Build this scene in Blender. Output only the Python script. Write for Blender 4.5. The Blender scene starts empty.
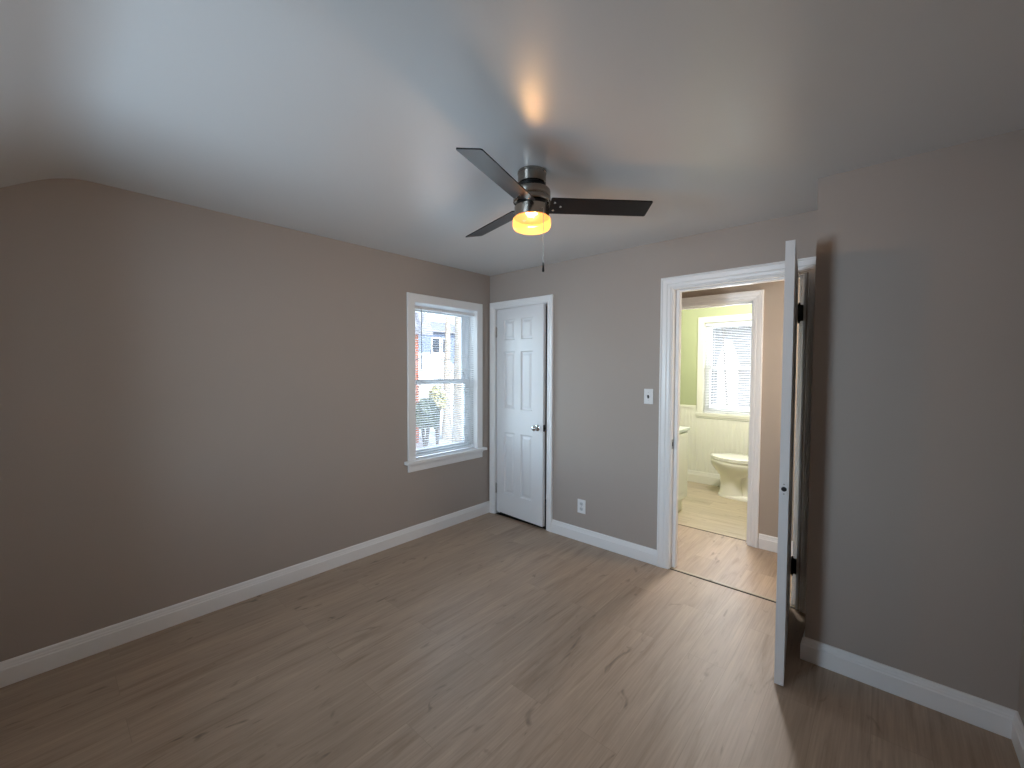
import bpy, bmesh, math, random
from mathutils import Vector, Matrix

S = bpy.context.scene
COL = S.collection

# ------------------------------------------------------------------ camera
cam_d = bpy.data.cameras.new('camera')
cam = bpy.data.objects.new('camera', cam_d)
COL.objects.link(cam)
cam_d.sensor_fit = 'HORIZONTAL'
cam_d.sensor_width = 36.0
cam_d.lens = 36.0 * 420.69 / 1024.0
cam_d.clip_start = 0.02
fw = Vector((-0.66345384, 0.74734868, -0.03604103))
rt = Vector((0.74775704, 0.66396526, 0.00308777))
up = Vector((-0.02623763, 0.02490134, 0.99934554))
m = Matrix((rt, up, -fw)).transposed().to_4x4()
m.translation = Vector((3.0072, -3.0468, 1.4673))
cam.matrix_world = m
S.camera = cam

# ------------------------------------------------------------------ colour management
S.view_settings.view_transform = 'Standard'
S.view_settings.look = 'None'
S.view_settings.gamma = 1.0
S.view_settings.use_curve_mapping = False
S.view_settings.exposure = 0.12
S.cycles.use_denoising = True
S.cycles.max_bounces = 10
S.cycles.diffuse_bounces = 6
S.cycles.glossy_bounces = 4
S.cycles.transparent_max_bounces = 24
S.cycles.sample_clamp_indirect = 4.0
S.cycles.caustics_reflective = False
S.cycles.caustics_refractive = False

# ------------------------------------------------------------------ sky, sun
W = bpy.data.worlds.new('sky')
S.world = W
W.use_nodes = True
wn = W.node_tree
sky = wn.nodes.new('ShaderNodeTexSky')
sky.sky_type = 'NISHITA'
sky.sun_disc = False
sky.sun_elevation = math.radians(38)
sky.sun_rotation = math.radians(110)
wn.links.new(sky.outputs['Color'], wn.nodes['Background'].inputs['Color'])
wn.nodes['Background'].inputs['Strength'].default_value = 0.80


def lamp(name, kind, loc, power, color, rot=None, **kw):
    d = bpy.data.lights.new(name, kind)
    d.energy = power
    d.color = color
    for k, v in kw.items():
        setattr(d, k, v)
    o = bpy.data.objects.new(name, d)
    COL.objects.link(o)
    o.location = loc
    if rot is not None:
        o.rotation_euler = rot
    return o


def aim(direction):
    return Vector(direction).to_track_quat('-Z', 'Y').to_euler()


lamp('sun', 'SUN', (14, -5, 9), 5.5, (1.0, 0.95, 0.88), aim((-0.74, 0.27, -0.60)), angle=0.01)
# daylight inferred behind the camera, from an added dormer opening shaped for its falloff
lamp('daylight_dormer_unseen', 'AREA', (1.45, -4.50, 1.38), 92.0, (0.62, 0.815, 1.0), aim((0.0, 1.0, 0.36)),
     shape='RECTANGLE', size=0.85, size_y=0.88)
# daylight through the gable window
lamp('daylight_gable', 'AREA', (-0.32, -0.555, 1.36), 13.0, (0.72, 0.87, 1.0), aim((1.0, -0.1, 0.0)),
     shape='RECTANGLE', size=0.7, size_y=1.3)
# unseen bathroom ceiling lamp, bathroom daylight and an added hall fill without a fixture
lamp('bathroom_lamp', 'POINT', (1.95, 1.30, 2.31), 122.0, (1.0, 0.95, 0.93), shadow_soft_size=0.12)
lamp('daylight_bathroom', 'AREA', (1.61, 2.95, 1.5), 25.0, (0.95, 0.97, 1.0), aim((0.0, -1.0, -0.1)),
     shape='RECTANGLE', size=0.65, size_y=1.1)
lamp('hall_fill_light', 'POINT', (3.1, 0.5, 1.6), 26.0, (1.0, 0.88, 0.74), shadow_soft_size=0.12)


# ------------------------------------------------------------------ materials
def mat(name, color, rough=0.5, metal=0.0, spec=0.5, var=0.0, scale=8.0, bump=0.0, bscale=120.0):
    M = bpy.data.materials.new(name)
    M.use_nodes = True
    nt = M.node_tree
    b = nt.nodes['Principled BSDF']
    b.inputs['Base Color'].default_value = (*color, 1)
    b.inputs['Roughness'].default_value = rough
    b.inputs['Metallic'].default_value = metal
    b.inputs['Specular IOR Level'].default_value = spec
    tc = nt.nodes.new('ShaderNodeTexCoord')
    if var:
        n = nt.nodes.new('ShaderNodeTexNoise')
        n.inputs['Scale'].default_value = scale
        n.inputs['Detail'].default_value = 4
        nt.links.new(tc.outputs['Object'], n.inputs['Vector'])
        mx = nt.nodes.new('ShaderNodeMix')
        mx.data_type = 'RGBA'
        mx.inputs['A'].default_value = (*[c * (1 - var) for c in color], 1)
        mx.inputs['B'].default_value = (*[min(1, c * (1 + var)) for c in color], 1)
        nt.links.new(n.outputs['Fac'], mx.inputs['Factor'])
        nt.links.new(mx.outputs['Result'], b.inputs['Base Color'])
    if bump:
        n2 = nt.nodes.new('ShaderNodeTexNoise')
        n2.inputs['Scale'].default_value = bscale
        n2.inputs['Detail'].default_value = 3
        nt.links.new(tc.outputs['Object'], n2.inputs['Vector'])
        bp = nt.nodes.new('ShaderNodeBump')
        bp.inputs['Strength'].default_value = bump
        bp.inputs['Distance'].default_value = 0.002
        nt.links.new(n2.outputs['Fac'], bp.inputs['Height'])
        nt.links.new(bp.outputs['Normal'], b.inputs['Normal'])
    return M


def plank_mat(name, color, along='y', rough=0.42):
    M = bpy.data.materials.new(name)
    M.use_nodes = True
    nt = M.node_tree
    L = nt.links.new
    b = nt.nodes['Principled BSDF']
    tc = nt.nodes.new('ShaderNodeTexCoord')
    mp = nt.nodes.new('ShaderNodeMapping')
    L(tc.outputs['Object'], mp.inputs['Vector'])
    if along == 'y':
        mp.inputs['Rotation'].default_value = (0, 0, math.radians(90))
    mp.inputs['Location'].default_value = (0.37, 0.06, 0)
    br = nt.nodes.new('ShaderNodeTexBrick')
    br.offset = 0.37
    br.offset_frequency = 2
    br.inputs['Scale'].default_value = 1.0
    br.inputs['Brick Width'].default_value = 1.22
    br.inputs['Row Height'].default_value = 0.18
    br.inputs['Mortar Size'].default_value = 0.0011
    br.inputs['Mortar Smooth'].default_value = 0.1
    br.inputs['Color1'].default_value = (0, 0, 0, 1)
    br.inputs['Color2'].default_value = (1, 1, 1, 1)
    br.inputs['Mortar'].default_value = (0.5, 0.5, 0.5, 1)
    L(mp.outputs['Vector'], br.inputs['Vector'])
    # offset the grain of each plank by its own random tone
    sc = nt.nodes.new('ShaderNodeVectorMath')
    sc.operation = 'MULTIPLY'
    sc.inputs[1].default_value = (1.6, 17.0, 1.0)
    L(mp.outputs['Vector'], sc.inputs[0])
    ad = nt.nodes.new('ShaderNodeVectorMath')
    ad.operation = 'ADD'
    cs = nt.nodes.new('ShaderNodeVectorMath')
    cs.operation = 'SCALE'
    cs.inputs['Scale'].default_value = 23.0
    L(br.outputs['Color'], cs.inputs[0])
    L(sc.outputs['Vector'], ad.inputs[0])
    L(cs.outputs['Vector'], ad.inputs[1])
    g = nt.nodes.new('ShaderNodeTexNoise')
    g.inputs['Scale'].default_value = 1.0
    g.inputs['Detail'].default_value = 7
    g.inputs['Roughness'].default_value = 0.62
    g.inputs['Distortion'].default_value = 0.9
    L(ad.outputs['Vector'], g.inputs['Vector'])
    rp = nt.nodes.new('ShaderNodeValToRGB')
    e = rp.color_ramp.elements
    c = color
    e[0].position = 0.28
    e[0].color = (c[0] * 0.74, c[1] * 0.71, c[2] * 0.68, 1)
    e[1].position = 0.72
    e[1].color = (c[0] * 1.15, c[1] * 1.15, c[2] * 1.15, 1)
    k = rp.color_ramp.elements.new(0.44)
    k.color = (*[x * 0.97 for x in c], 1)
    L(g.outputs['Fac'], rp.inputs['Fac'])
    # fine streaks
    s2 = nt.nodes.new('ShaderNodeVectorMath')
    s2.operation = 'MULTIPLY'
    s2.inputs[1].default_value = (4.0, 120.0, 1.0)
    L(mp.outputs['Vector'], s2.inputs[0])
    g2 = nt.nodes.new('ShaderNodeTexNoise')
    g2.inputs['Scale'].default_value = 1.0
    g2.inputs['Detail'].default_value = 3
    L(s2.outputs['Vector'], g2.inputs['Vector'])
    mr = nt.nodes.new('ShaderNodeMapRange')
    mr.inputs['From Min'].default_value = 0.3
    mr.inputs['From Max'].default_value = 0.7
    mr.inputs['To Min'].default_value = 0.88
    mr.inputs['To Max'].default_value = 1.09
    L(g2.outputs['Fac'], mr.inputs['Value'])
    pv = nt.nodes.new('ShaderNodeMapRange')
    pv.inputs['To Min'].default_value = 0.93
    pv.inputs['To Max'].default_value = 1.07
    L(br.outputs['Color'], pv.inputs['Value'])
    mm = nt.nodes.new('ShaderNodeMath')
    mm.operation = 'MULTIPLY'
    L(mr.outputs['Result'], mm.inputs[0])
    L(pv.outputs['Result'], mm.inputs[1])
    sm = nt.nodes.new('ShaderNodeVectorMath')
    sm.operation = 'SCALE'
    L(rp.outputs['Color'], sm.inputs[0])
    L(mm.outputs['Value'], sm.inputs['Scale'])
    mx = nt.nodes.new('ShaderNodeMix')
    mx.data_type = 'RGBA'
    L(br.outputs['Fac'], mx.inputs['Factor'])
    # scattered small knots
    s3 = nt.nodes.new('ShaderNodeVectorMath')
    s3.operation = 'MULTIPLY'
    s3.inputs[1].default_value = (5.0, 15.0, 1.0)
    L(mp.outputs['Vector'], s3.inputs[0])
    g3 = nt.nodes.new('ShaderNodeTexNoise')
    g3.inputs['Scale'].default_value = 1.0
    g3.inputs['Detail'].default_value = 2
    g3.inputs['Distortion'].default_value = 1.2
    L(s3.outputs['Vector'], g3.inputs['Vector'])
    kn = nt.nodes.new('ShaderNodeMapRange')
    kn.inputs['From Min'].default_value = 0.655
    kn.inputs['From Max'].default_value = 0.76
    kn.inputs['To Min'].default_value = 1.0
    kn.inputs['To Max'].default_value = 0.55
    L(g3.outputs['Fac'], kn.inputs['Value'])
    sk = nt.nodes.new('ShaderNodeVectorMath')
    sk.operation = 'SCALE'
    L(sm.outputs['Vector'], sk.inputs[0])
    L(kn.outputs['Result'], sk.inputs['Scale'])
    L(sk.outputs['Vector'], mx.inputs['A'])
    mx.inputs['B'].default_value = (*[x * 0.80 for x in c], 1)
    L(mx.outputs['Result'], b.inputs['Base Color'])
    b.inputs['Roughness'].default_value = rough
    bp = nt.nodes.new('ShaderNodeBump')
    bp.inputs['Strength'].default_value = 0.12
    bp.inputs['Distance'].default_value = 0.001
    L(g2.outputs['Fac'], bp.inputs['Height'])
    L(bp.outputs['Normal'], b.inputs['Normal'])
    return M


def glass_mat(name, tint=(0.96, 0.98, 0.98)):
    M = bpy.data.materials.new(name)
    M.use_nodes = True
    nt = M.node_tree
    nt.nodes.remove(nt.nodes['Principled BSDF'])
    out = nt.nodes['Material Output']
    t = nt.nodes.new('ShaderNodeBsdfTransparent')
    t.inputs['Color'].default_value = (*tint, 1)
    g = nt.nodes.new('ShaderNodeBsdfGlossy')
    g.inputs['Roughness'].default_value = 0.02
    f = nt.nodes.new('ShaderNodeFresnel')
    f.inputs['IOR'].default_value = 1.35
    mx = nt.nodes.new('ShaderNodeMixShader')
    nt.links.new(f.outputs['Fac'], mx.inputs['Fac'])
    nt.links.new(t.outputs['BSDF'], mx.inputs[1])
    nt.links.new(g.outputs['BSDF'], mx.inputs[2])
    nt.links.new(mx.outputs['Shader'], out.inputs['Surface'])
    return M


def brick_mat(name, c1, c2, mortar, bw, rh):
    M = bpy.data.materials.new(name)
    M.use_nodes = True
    nt = M.node_tree
    b = nt.nodes['Principled BSDF']
    tc = nt.nodes.new('ShaderNodeTexCoord')
    # lay the courses on upright walls: u = x + y, v = z
    sp = nt.nodes.new('ShaderNodeSeparateXYZ')
    nt.links.new(tc.outputs['Object'], sp.inputs[0])
    a = nt.nodes.new('ShaderNodeMath')
    a.operation = 'ADD'
    nt.links.new(sp.outputs['X'], a.inputs[0])
    nt.links.new(sp.outputs['Y'], a.inputs[1])
    cb = nt.nodes.new('ShaderNodeCombineXYZ')
    nt.links.new(a.outputs[0], cb.inputs['X'])
    nt.links.new(sp.outputs['Z'], cb.inputs['Y'])
    br = nt.nodes.new('ShaderNodeTexBrick')
    br.inputs['Scale'].default_value = 1.0
    br.inputs['Brick Width'].default_value = bw
    br.inputs['Row Height'].default_value = rh
    br.inputs['Mortar Size'].default_value = 0.008
    br.inputs['Color1'].default_value = (*c1, 1)
    br.inputs['Color2'].default_value = (*c2, 1)
    br.inputs['Mortar'].default_value = (*mortar, 1)
    nt.links.new(cb.outputs[0], br.inputs['Vector'])
    nt.links.new(br.outputs['Color'], b.inputs['Base Color'])
    b.inputs['Roughness'].default_value = 0.9
    return M


M_WALL = mat('greige_paint', (0.400, 0.346, 0.306), 0.55, spec=0.35, var=0.02, scale=2.5, bump=0.12, bscale=160)
M_CEIL = mat('ceiling_paint', (0.66, 0.66, 0.655), 0.32, spec=0.75, var=0.015, scale=2.0, bump=0.10, bscale=140)
M_TRIM = mat('white_trim_paint', (0.85, 0.845, 0.84), 0.35, var=0.015, scale=6)
M_DOORP = mat('white_door_paint', (0.78, 0.78, 0.785), 0.33, var=0.015, scale=5)
M_FLOOR = plank_mat('oak_planks', (0.39, 0.295, 0.218), 'y')
M_FLOORB = plank_mat('oak_planks_across', (0.43, 0.36, 0.255), 'x')
M_GREEN = mat('green_paint', (0.35, 0.39, 0.232), 0.5, var=0.02, scale=3)
M_BEAD = mat('cream_beadboard', (0.70, 0.70, 0.62), 0.4, var=0.01)
M_DARK = mat('dark_subfloor_gap_shade', (0.015, 0.012, 0.010), 0.9, var=0.2)
M_GLASS = glass_mat('window_glass')
M_VINYL = mat('white_vinyl', (0.78, 0.80, 0.82), 0.35, var=0.01)
M_SLAT = mat('white_blind_slat', (0.82, 0.83, 0.84), 0.45, var=0.01)
M_WAND = mat('clear_grey_wand', (0.32, 0.36, 0.38), 0.2, var=0.02)
M_NICKEL = mat('brushed_nickel', (0.36, 0.32, 0.275), 0.22, metal=1.0, var=0.06, scale=30)
M_CHROME = mat('chrome', (0.72, 0.71, 0.70), 0.12, metal=1.0, var=0.02)
M_BLACK = mat('black_metal', (0.012, 0.011, 0.010), 0.4, metal=0.4, var=0.1)
M_BLADE = mat('dark_espresso_blade', (0.007, 0.005, 0.005), 0.36, spec=0.30, var=0.15, scale=14)
M_PLATE = mat('white_plastic', (0.80, 0.80, 0.80), 0.35, var=0.01)
M_TOGGLE = mat('dark_toggle', (0.05, 0.05, 0.055), 0.4, var=0.05)
M_RECEPT = mat('grey_white_receptacle', (0.60, 0.62, 0.63), 0.4, var=0.02)
M_PORC = mat('white_porcelain', (0.80, 0.79, 0.72), 0.12, spec=0.6, var=0.01)
M_VAN = mat('cream_cabinet_paint', (0.70, 0.70, 0.60), 0.4, var=0.01)
M_VTOP = mat('pale_green_counter', (0.47, 0.51, 0.44), 0.3, var=0.03, scale=20)
M_STEEL = mat('satin_strike', (0.45, 0.43, 0.40), 0.3, metal=1.0, var=0.03)


def lamp_glass():
    M = bpy.data.materials.new('amber_lamp_glass')
    M.use_nodes = True
    nt = M.node_tree
    nt.nodes.remove(nt.nodes['Principled BSDF'])
    out = nt.nodes['Material Output']
    e = nt.nodes.new('ShaderNodeEmission')
    tc = nt.nodes.new('ShaderNodeTexCoord')
    n = nt.nodes.new('ShaderNodeTexNoise')
    n.inputs['Scale'].default_value = 9
    nt.links.new(tc.outputs['Object'], n.inputs['Vector'])
    mx = nt.nodes.new('ShaderNodeMix')
    mx.data_type = 'RGBA'
    mx.inputs['A'].default_value = (1.0, 0.40, 0.12, 1)
    mx.inputs['B'].default_value = (1.0, 0.48, 0.18, 1)
    nt.links.new(n.outputs['Fac'], mx.inputs['Factor'])
    nt.links.new(mx.outputs['Result'], e.inputs['Color'])
    e.inputs['Strength'].default_value = 0.68
    g = nt.nodes.new('ShaderNodeBsdfPrincipled')
    g.inputs['Base Color'].default_value = (0.22, 0.11, 0.03, 1)
    g.inputs['Roughness'].default_value = 0.15
    t = nt.nodes.new('ShaderNodeBsdfTransparent')
    t.inputs['Color'].default_value = (1.0, 0.70, 0.40, 1)
    m1 = nt.nodes.new('ShaderNodeMixShader')
    m1.inputs['Fac'].default_value = 0.40
    nt.links.new(g.outputs['BSDF'], m1.inputs[1])
    nt.links.new(t.outputs['BSDF'], m1.inputs[2])
    a = nt.nodes.new('ShaderNodeAddShader')
    nt.links.new(m1.outputs['Shader'], a.inputs[0])
    nt.links.new(e.outputs['Emission'], a.inputs[1])
    nt.links.new(a.outputs['Shader'], out.inputs['Surface'])
    return M


M_LAMP = lamp_glass()


# ------------------------------------------------------------------ mesh helpers
def new():
    return bmesh.new()


def add_box(bm, lo, hi, bevel=0.0, rot=None, pivot=None):
    lo = Vector(lo)
    hi = Vector(hi)
    g = bmesh.ops.create_cube(bm, size=1.0)
    vs = g['verts']
    c = (lo + hi) / 2
    d = hi - lo
    for v in vs:
        v.co = Vector((v.co.x * d.x, v.co.y * d.y, v.co.z * d.z)) + c
    if bevel > 0:
        es = list({e for v in vs for e in v.link_edges})
        r = bmesh.ops.bevel(bm, geom=es, offset=bevel, segments=2, affect='EDGES', profile=0.6)
        vs = list({v for f in r['faces'] for v in f.verts} | {v for v in vs if v.is_valid})
    if rot is not None:
        p = Vector(pivot if pivot is not None else c)
        for v in vs:
            v.co = rot @ (v.co - p) + p
    return vs


def add_lathe(bm, prof, seg=40, center=(0, 0, 0), axis='z'):
    """prof: list of (r, h) from one end to the other; r = 0 closes."""
    c = Vector(center)
    rings = []
    for r, h in prof:
        ring = []
        n = 1 if r < 1e-6 else seg
        for i in range(n):
            a = 2 * math.pi * i / seg
            if axis == 'z':
                p = Vector((r * math.cos(a), r * math.sin(a), h))
            elif axis == 'y':
                p = Vector((r * math.cos(a), h, r * math.sin(a)))
            else:
                p = Vector((h, r * math.cos(a), r * math.sin(a)))
            ring.append(bm.verts.new(c + p))
        rings.append(ring)
    for A, B in zip(rings, rings[1:]):
        if len(A) == 1 and len(B) == 1:
            continue
        for i in range(seg):
            j = (i + 1) % seg
            if len(A) == 1:
                bm.faces.new((A[0], B[i], B[j]))
            elif len(B) == 1:
                bm.faces.new((A[i], A[j], B[0]))
            else:
                bm.faces.new((A[i], A[j], B[j], B[i]))


def add_rings(bm, rings, cap=True):
    R = [[bm.verts.new(p) for p in r] for r in rings]
    n = len(R[0])
    for A, B in zip(R, R[1:]):
        for i in range(n):
            j = (i + 1) % n
            bm.faces.new((A[i], A[j], B[j], B[i]))
    if cap:
        bm.faces.new(list(reversed(R[0])))
        bm.faces.new(R[-1])


def add_tube(bm, pts, rad, seg=10):
    pts = [Vector(p) for p in pts]
    rads = rad if isinstance(rad, (list, tuple)) else [rad] * len(pts)
    rings = []
    for i, p in enumerate(pts):
        d = (pts[min(i + 1, len(pts) - 1)] - pts[max(i - 1, 0)]).normalized()
        a = d.orthogonal().normalized() if i == 0 else (a_prev - d * a_prev.dot(d)).normalized()
        a_prev = a
        b = d.cross(a)
        rings.append([p + (a * math.cos(t) + b * math.sin(t)) * rads[i]
                      for t in [2 * math.pi * k / seg for k in range(seg)]])
    add_rings(bm, rings)


def add_sweep(bm, prof, path, mapf):
    """prof: closed list of (u, d); path: list of functions u -> (s, z); mapf(s, z, d) -> world."""
    rings = []
    for f in path:
        ring = []
        for u, d in prof:
            s, z = f(u)
            ring.append(Vector(mapf(s, z, d)))
        rings.append(ring)
    add_rings(bm, rings)


def obj(name, bm, material, parent=None, smooth=False, angle=40):
    bmesh.ops.recalc_face_normals(bm, faces=bm.faces)
    me = bpy.data.meshes.new(name)
    bm.to_mesh(me)
    bm.free()
    me.materials.append(material)
    if smooth:
        for p in me.polygons:
            p.use_smooth = True
        me.set_sharp_from_angle(angle=math.radians(angle))
    o = bpy.data.objects.new(name, me)
    COL.objects.link(o)
    if parent is not None:
        o.parent = parent
        o.matrix_parent_inverse = parent_world(parent).inverted()
    return o


def parent_world(p):
    mw = Matrix.LocRotScale(p.location, p.rotation_euler, p.scale)
    if p.parent is not None:
        mw = parent_world(p.parent) @ p.matrix_parent_inverse @ mw
    return mw


def tag(o, label, cat, group=None, kind=None):
    o['label'] = label
    o['category'] = cat
    if group:
        o['group'] = group
    if kind:
        o['kind'] = kind
    return o


def empty(name, loc, label, cat, group=None, kind=None):
    o = bpy.data.objects.new(name, None)
    COL.objects.link(o)
    o.location = loc
    o.empty_display_size = 0.1
    return tag(o, label, cat, group, kind)


def struct(name, bm, material, label, cat, smooth=False):
    return tag(obj(name, bm, material, None, smooth), label, cat, None, 'structure')


# ------------------------------------------------------------------ dimensions
H = 2.40
TB = 0.11            # partition thickness
XR = 3.4355          # right wall
XB, YB = 2.736, -0.496   # closet bump: left side, front
YK = -3.75            # knee wall behind the camera
YS = -2.94           # where the sloped ceiling starts
SL = math.tan(math.radians(32))
ZK = H - (YS - YK) * SL
CD = (0.085, 0.725, 2.055)     # closet opening x0, x1, top
ED = (1.855, 2.630, 2.040)     # entry opening
BD = (1.560, 2.175, 2.030)     # bathroom opening
YH0, YH1 = 0.865, 0.975        # hall's far wall
YW = 2.62                      # bathroom's far wall
XV, XW = 0.93, 2.36            # bathroom's side walls
W1 = (-0.915, -0.190, 0.672, 2.030)   # gable window opening y0,y1,z0,z1
W2 = (1.262, 1.965, 0.900, 2.060)     # bathroom window opening x0,x1,z0,z1
TL = 0.20                      # outer wall thickness

# ------------------------------------------------------------------ floors
bm = new()
add_box(bm, (0, YK, -0.02), (XR, -0.0016, 0))
struct('floor', bm, M_FLOOR, 'greyish oak plank floor of the bedroom', 'floor')
bm = new()
add_box(bm, (0.80, 0.014, -0.02), (3.60, 0.938, 0))
struct('floor_hall', bm, M_FLOOR, 'oak plank floor of the hall beyond the bedroom doorway', 'floor')
bm = new()
add_box(bm, (XV, 0.950, -0.02), (XW, YW, 0))
struct('floor_bathroom', bm, M_FLOORB, 'pale oak plank floor of the bathroom, planks running crosswise', 'floor')
bm = new()
add_box(bm, (-0.15, YK - 0.15, -0.12), (3.75, YW + 0.15, -0.021))
struct('floor_base', bm, M_DARK, 'dark subfloor under the floors and the threshold gap strips', 'floor')
for nm, y0, y1, lab in (('trim_9', -0.0015, 0.0137, 'black strip painting the shade of the floor gap across the bedroom doorway'), ('trim_10', 0.9383, 0.9497, 'black strip painting the shade of the floor gap across the bathroom doorway')):
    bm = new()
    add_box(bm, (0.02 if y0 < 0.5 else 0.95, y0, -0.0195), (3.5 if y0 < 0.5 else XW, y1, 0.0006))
    struct(nm, bm, M_DARK, lab, 'trim')  # near-black filler strips, the shade of the floor gaps put into their colour
for nm, x0, x1, y0, lab in (('trim_5', ED[0], ED[1], 0.0145, 'pale threshold strip in the bedroom doorway'),
                            ('trim_6', BD[0], BD[1], 0.9505, 'pale threshold strip in the bathroom doorway')):
    bm = new()
    add_box(bm, (x0 + 0.001, y0, 0.0002), (x1 - 0.001, y0 + 0.022, 0.0025), 0.001)
    struct(nm, bm, M_FLOORB, lab, 'trim')

# ------------------------------------------------------------------ ceiling with a rounded turn into the slope
bm = new()
prof = [(0.0, H)]
R_ = 0.10
for i in range(9):
    t = i / 8.0
    # quadratic turn between flat and slope
    p0 = Vector((YS + R_, H)); p1 = Vector((YS, H)); p2 = Vector((YS - R_, H - R_ * SL))
    q = p0 * (1 - t) ** 2 + p1 * 2 * t * (1 - t) + p2 * t * t
    prof.append((q.x, q.y))
prof.append((YK - 0.02, ZK - 0.02 * SL))
prof.append((YK - 0.02, ZK + 0.3))
prof.append((YS, H + 0.10))
prof.append((0.0, H + 0.10))
add_rings(bm, [[Vector((x, y, z)) for y, z in prof] for x in (-0.10, XR + 0.10)])
struct('ceiling', bm, M_CEIL, 'off-white bedroom ceiling turning down into a slope on the left', 'ceiling', smooth=True)
bm = new()
add_box(bm, (-0.1, 0.0005, H), (3.7, YH1 - 0.05, H + 0.1))
struct('ceiling_hall', bm, M_CEIL, 'hall ceiling beyond the bedroom doorway', 'ceiling')
bm = new()
add_box(bm, (XV - 0.1, YH1 - 0.049, H), (XW + 0.1, YW + 0.2, H + 0.1))
struct('ceiling_bathroom', bm, M_CEIL, 'bathroom ceiling above the green walls', 'ceiling')


# ------------------------------------------------------------------ walls
def wall_x(bm, x0, x1, y0, y1, openings, z1=H, z0=0.0):
    """wall running along x between y0 and y1, openings = (x0, x1, z0, z1)"""
    xs = x0
    for a, b, c, d in sorted(openings):
        add_box(bm, (xs, y0, z0), (a, y1, z1))
        if c > z0:
            add_box(bm, (a, y0, z0), (b, y1, c))
        add_box(bm, (a, y0, d), (b, y1, z1))
        xs = b
    add_box(bm, (xs, y0, z0), (x1, y1, z1))


def wall_y(bm, y0, y1, x0, x1, openings, z1=H, z0=0.0):
    ys = y0
    for a, b, c, d in sorted(openings):
        add_box(bm, (x0, ys, z0), (x1, a, z1))
        if c > z0:
            add_box(bm, (x0, a, z0), (x1, b, c))
        add_box(bm, (x0, a, d), (x1, b, z1))
        ys = b
    add_box(bm, (x0, ys, z0), (x1, y1, z1))


J = 0.012   # jamb boards stand inside the rough openings
bm = new()
wall_y(bm, YK - 0.2, 0.9, -TL, 0.0, [(W1[0] - J, W1[1] + J, W1[2] - 0.02, W1[3] + J)], H + 0.1)
struct('wall_left', bm, M_WALL, 'long greige gable wall with the blind-covered window', 'wall')
bm = new()
wall_x(bm, 0.0, 3.7, 0.0, TB, [(CD[0] - J, CD[1] + J, 0, CD[2] + J), (ED[0] - J, ED[1] + J, 0, ED[2] + J)])
struct('wall_back', bm, M_WALL, 'greige back wall holding the closet door and the open doorway', 'wall')
bm = new()
add_box(bm, (XB, YB, 0), (XR + 0.1, 0.0, H))
struct('wall_bump', bm, M_WALL, 'greige boxed-out wall standing forward beside the open door', 'wall')
bm = new()
add_box(bm, (XR, YK - 0.8, 0), (XR + 0.1, YB, H))
struct('wall_right', bm, M_WALL, 'greige right-hand wall meeting the boxed-out wall', 'wall')
bm = new()
wall_x(bm, -TL, XR + 0.1, YK - 0.70, YK, [(1.02, 1.74, 0.95, 1.83)], ZK + 0.05)  # unseen opening, its depth and sides shaped for the daylight falloff
struct('wall_rear', bm, M_WALL, 'low greige knee wall with an unseen dormer opening shaped for the light falloff', 'wall')
bm = new()
wall_x(bm, 0.7, 3.7, YH0, YH1, [(BD[0] - J, BD[1] + J, 0, BD[2] + J)])
struct('wall_hall', bm, mat('tan_hall_paint', (0.40, 0.335, 0.275), 0.55, spec=0.3, var=0.02, scale=2.5),
       'tan hall wall around the bathroom doorway', 'wall')
bm = new()
add_box(bm, (0.75, TB, 0), (0.80, YH0, H))
struct('wall_hall_left', bm, M_WALL, 'left end wall of the hall', 'wall')
bm = new()
add_box(bm, (3.60, TB, 0), (3.70, YH0, H))
struct('wall_hall_right', bm, M_WALL, 'right end wall of the hall', 'wall')
bm = new()
add_box(bm, (0.0, TB + 0.60, 0), (0.75, TB + 0.65, H))
struct('wall_closet', bm, M_WALL, 'back of the dark closet behind the ajar door', 'wall')
bm = new()
wall_x(bm, XV - 0.1, XW + 0.1, YW, YW + 0.16, [(W2[0] - J, W2[1] + J, W2[2] - 0.02, W2[3] + J)], H + 0.1)
struct('wall_bathroom_far', bm, M_GREEN, 'light green bathroom wall around the far window', 'wall')
bm = new()
add_box(bm, (XV - 0.1, YH1, 0), (XV, YW, H))
struct('wall_bathroom_left', bm, M_GREEN, 'light green bathroom wall behind the vanity', 'wall')
bm = new()
add_box(bm, (XW, YH1, 0), (XW + 0.1, YW, H))
struct('wall_bathroom_right', bm, M_GREEN, 'light green bathroom wall behind the toilet tank', 'wall')

# ------------------------------------------------------------------ beadboard wainscot on the far bathroom wall
bm = new()
# a row of narrow boards with a groove between each: zig-zag profile extruded upward
pts = []
x = XV
ZB = 0.965
while x < XW - 0.001:
    x2 = min(x + 0.043, XW)
    pts += [(x, 0.009), (x + 0.003, 0.013), (x2 - 0.005, 0.013), (x2 - 0.002, 0.009)]
    x = x2


def bead_strip(xa, xb, zt):
    P = [(max(xa, min(xb, a)), d) for a, d in pts if xa - 0.05 < a < xb + 0.05]
    Q = [P[0]]
    for q in P[1:]:
        if q[0] > Q[-1][0] + 1e-5:
            Q.append(q)
    ring = [(a, d) for a, d in Q] + [(Q[-1][0], 0.0), (Q[0][0], 0.0)]
    add_rings(bm, [[Vector((a, YW - d, z)) for a, d in ring] for z in (0.0, zt)])


bead_strip(XV, W2[0] - 0.078, ZB)
bead_strip(W2[0] - 0.0775, W2[1] + 0.0775, W2[2] - 0.062)
bead_strip(W2[1] + 0.078, XW, ZB)
struct('trim_7', bm, M_BEAD, 'cream beadboard wainscot under the bathroom window', 'wainscot')
bm = new()
for a, b in ((XV, W2[0] - 0.078), (W2[1] + 0.078, XW)):
    add_box(bm, (a, YW - 0.022, ZB), (b, YW, ZB + 0.035), 0.004)
struct('trim_8', bm, M_BEAD, 'cream cap rail on top of the beadboard wainscot', 'trim')

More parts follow.
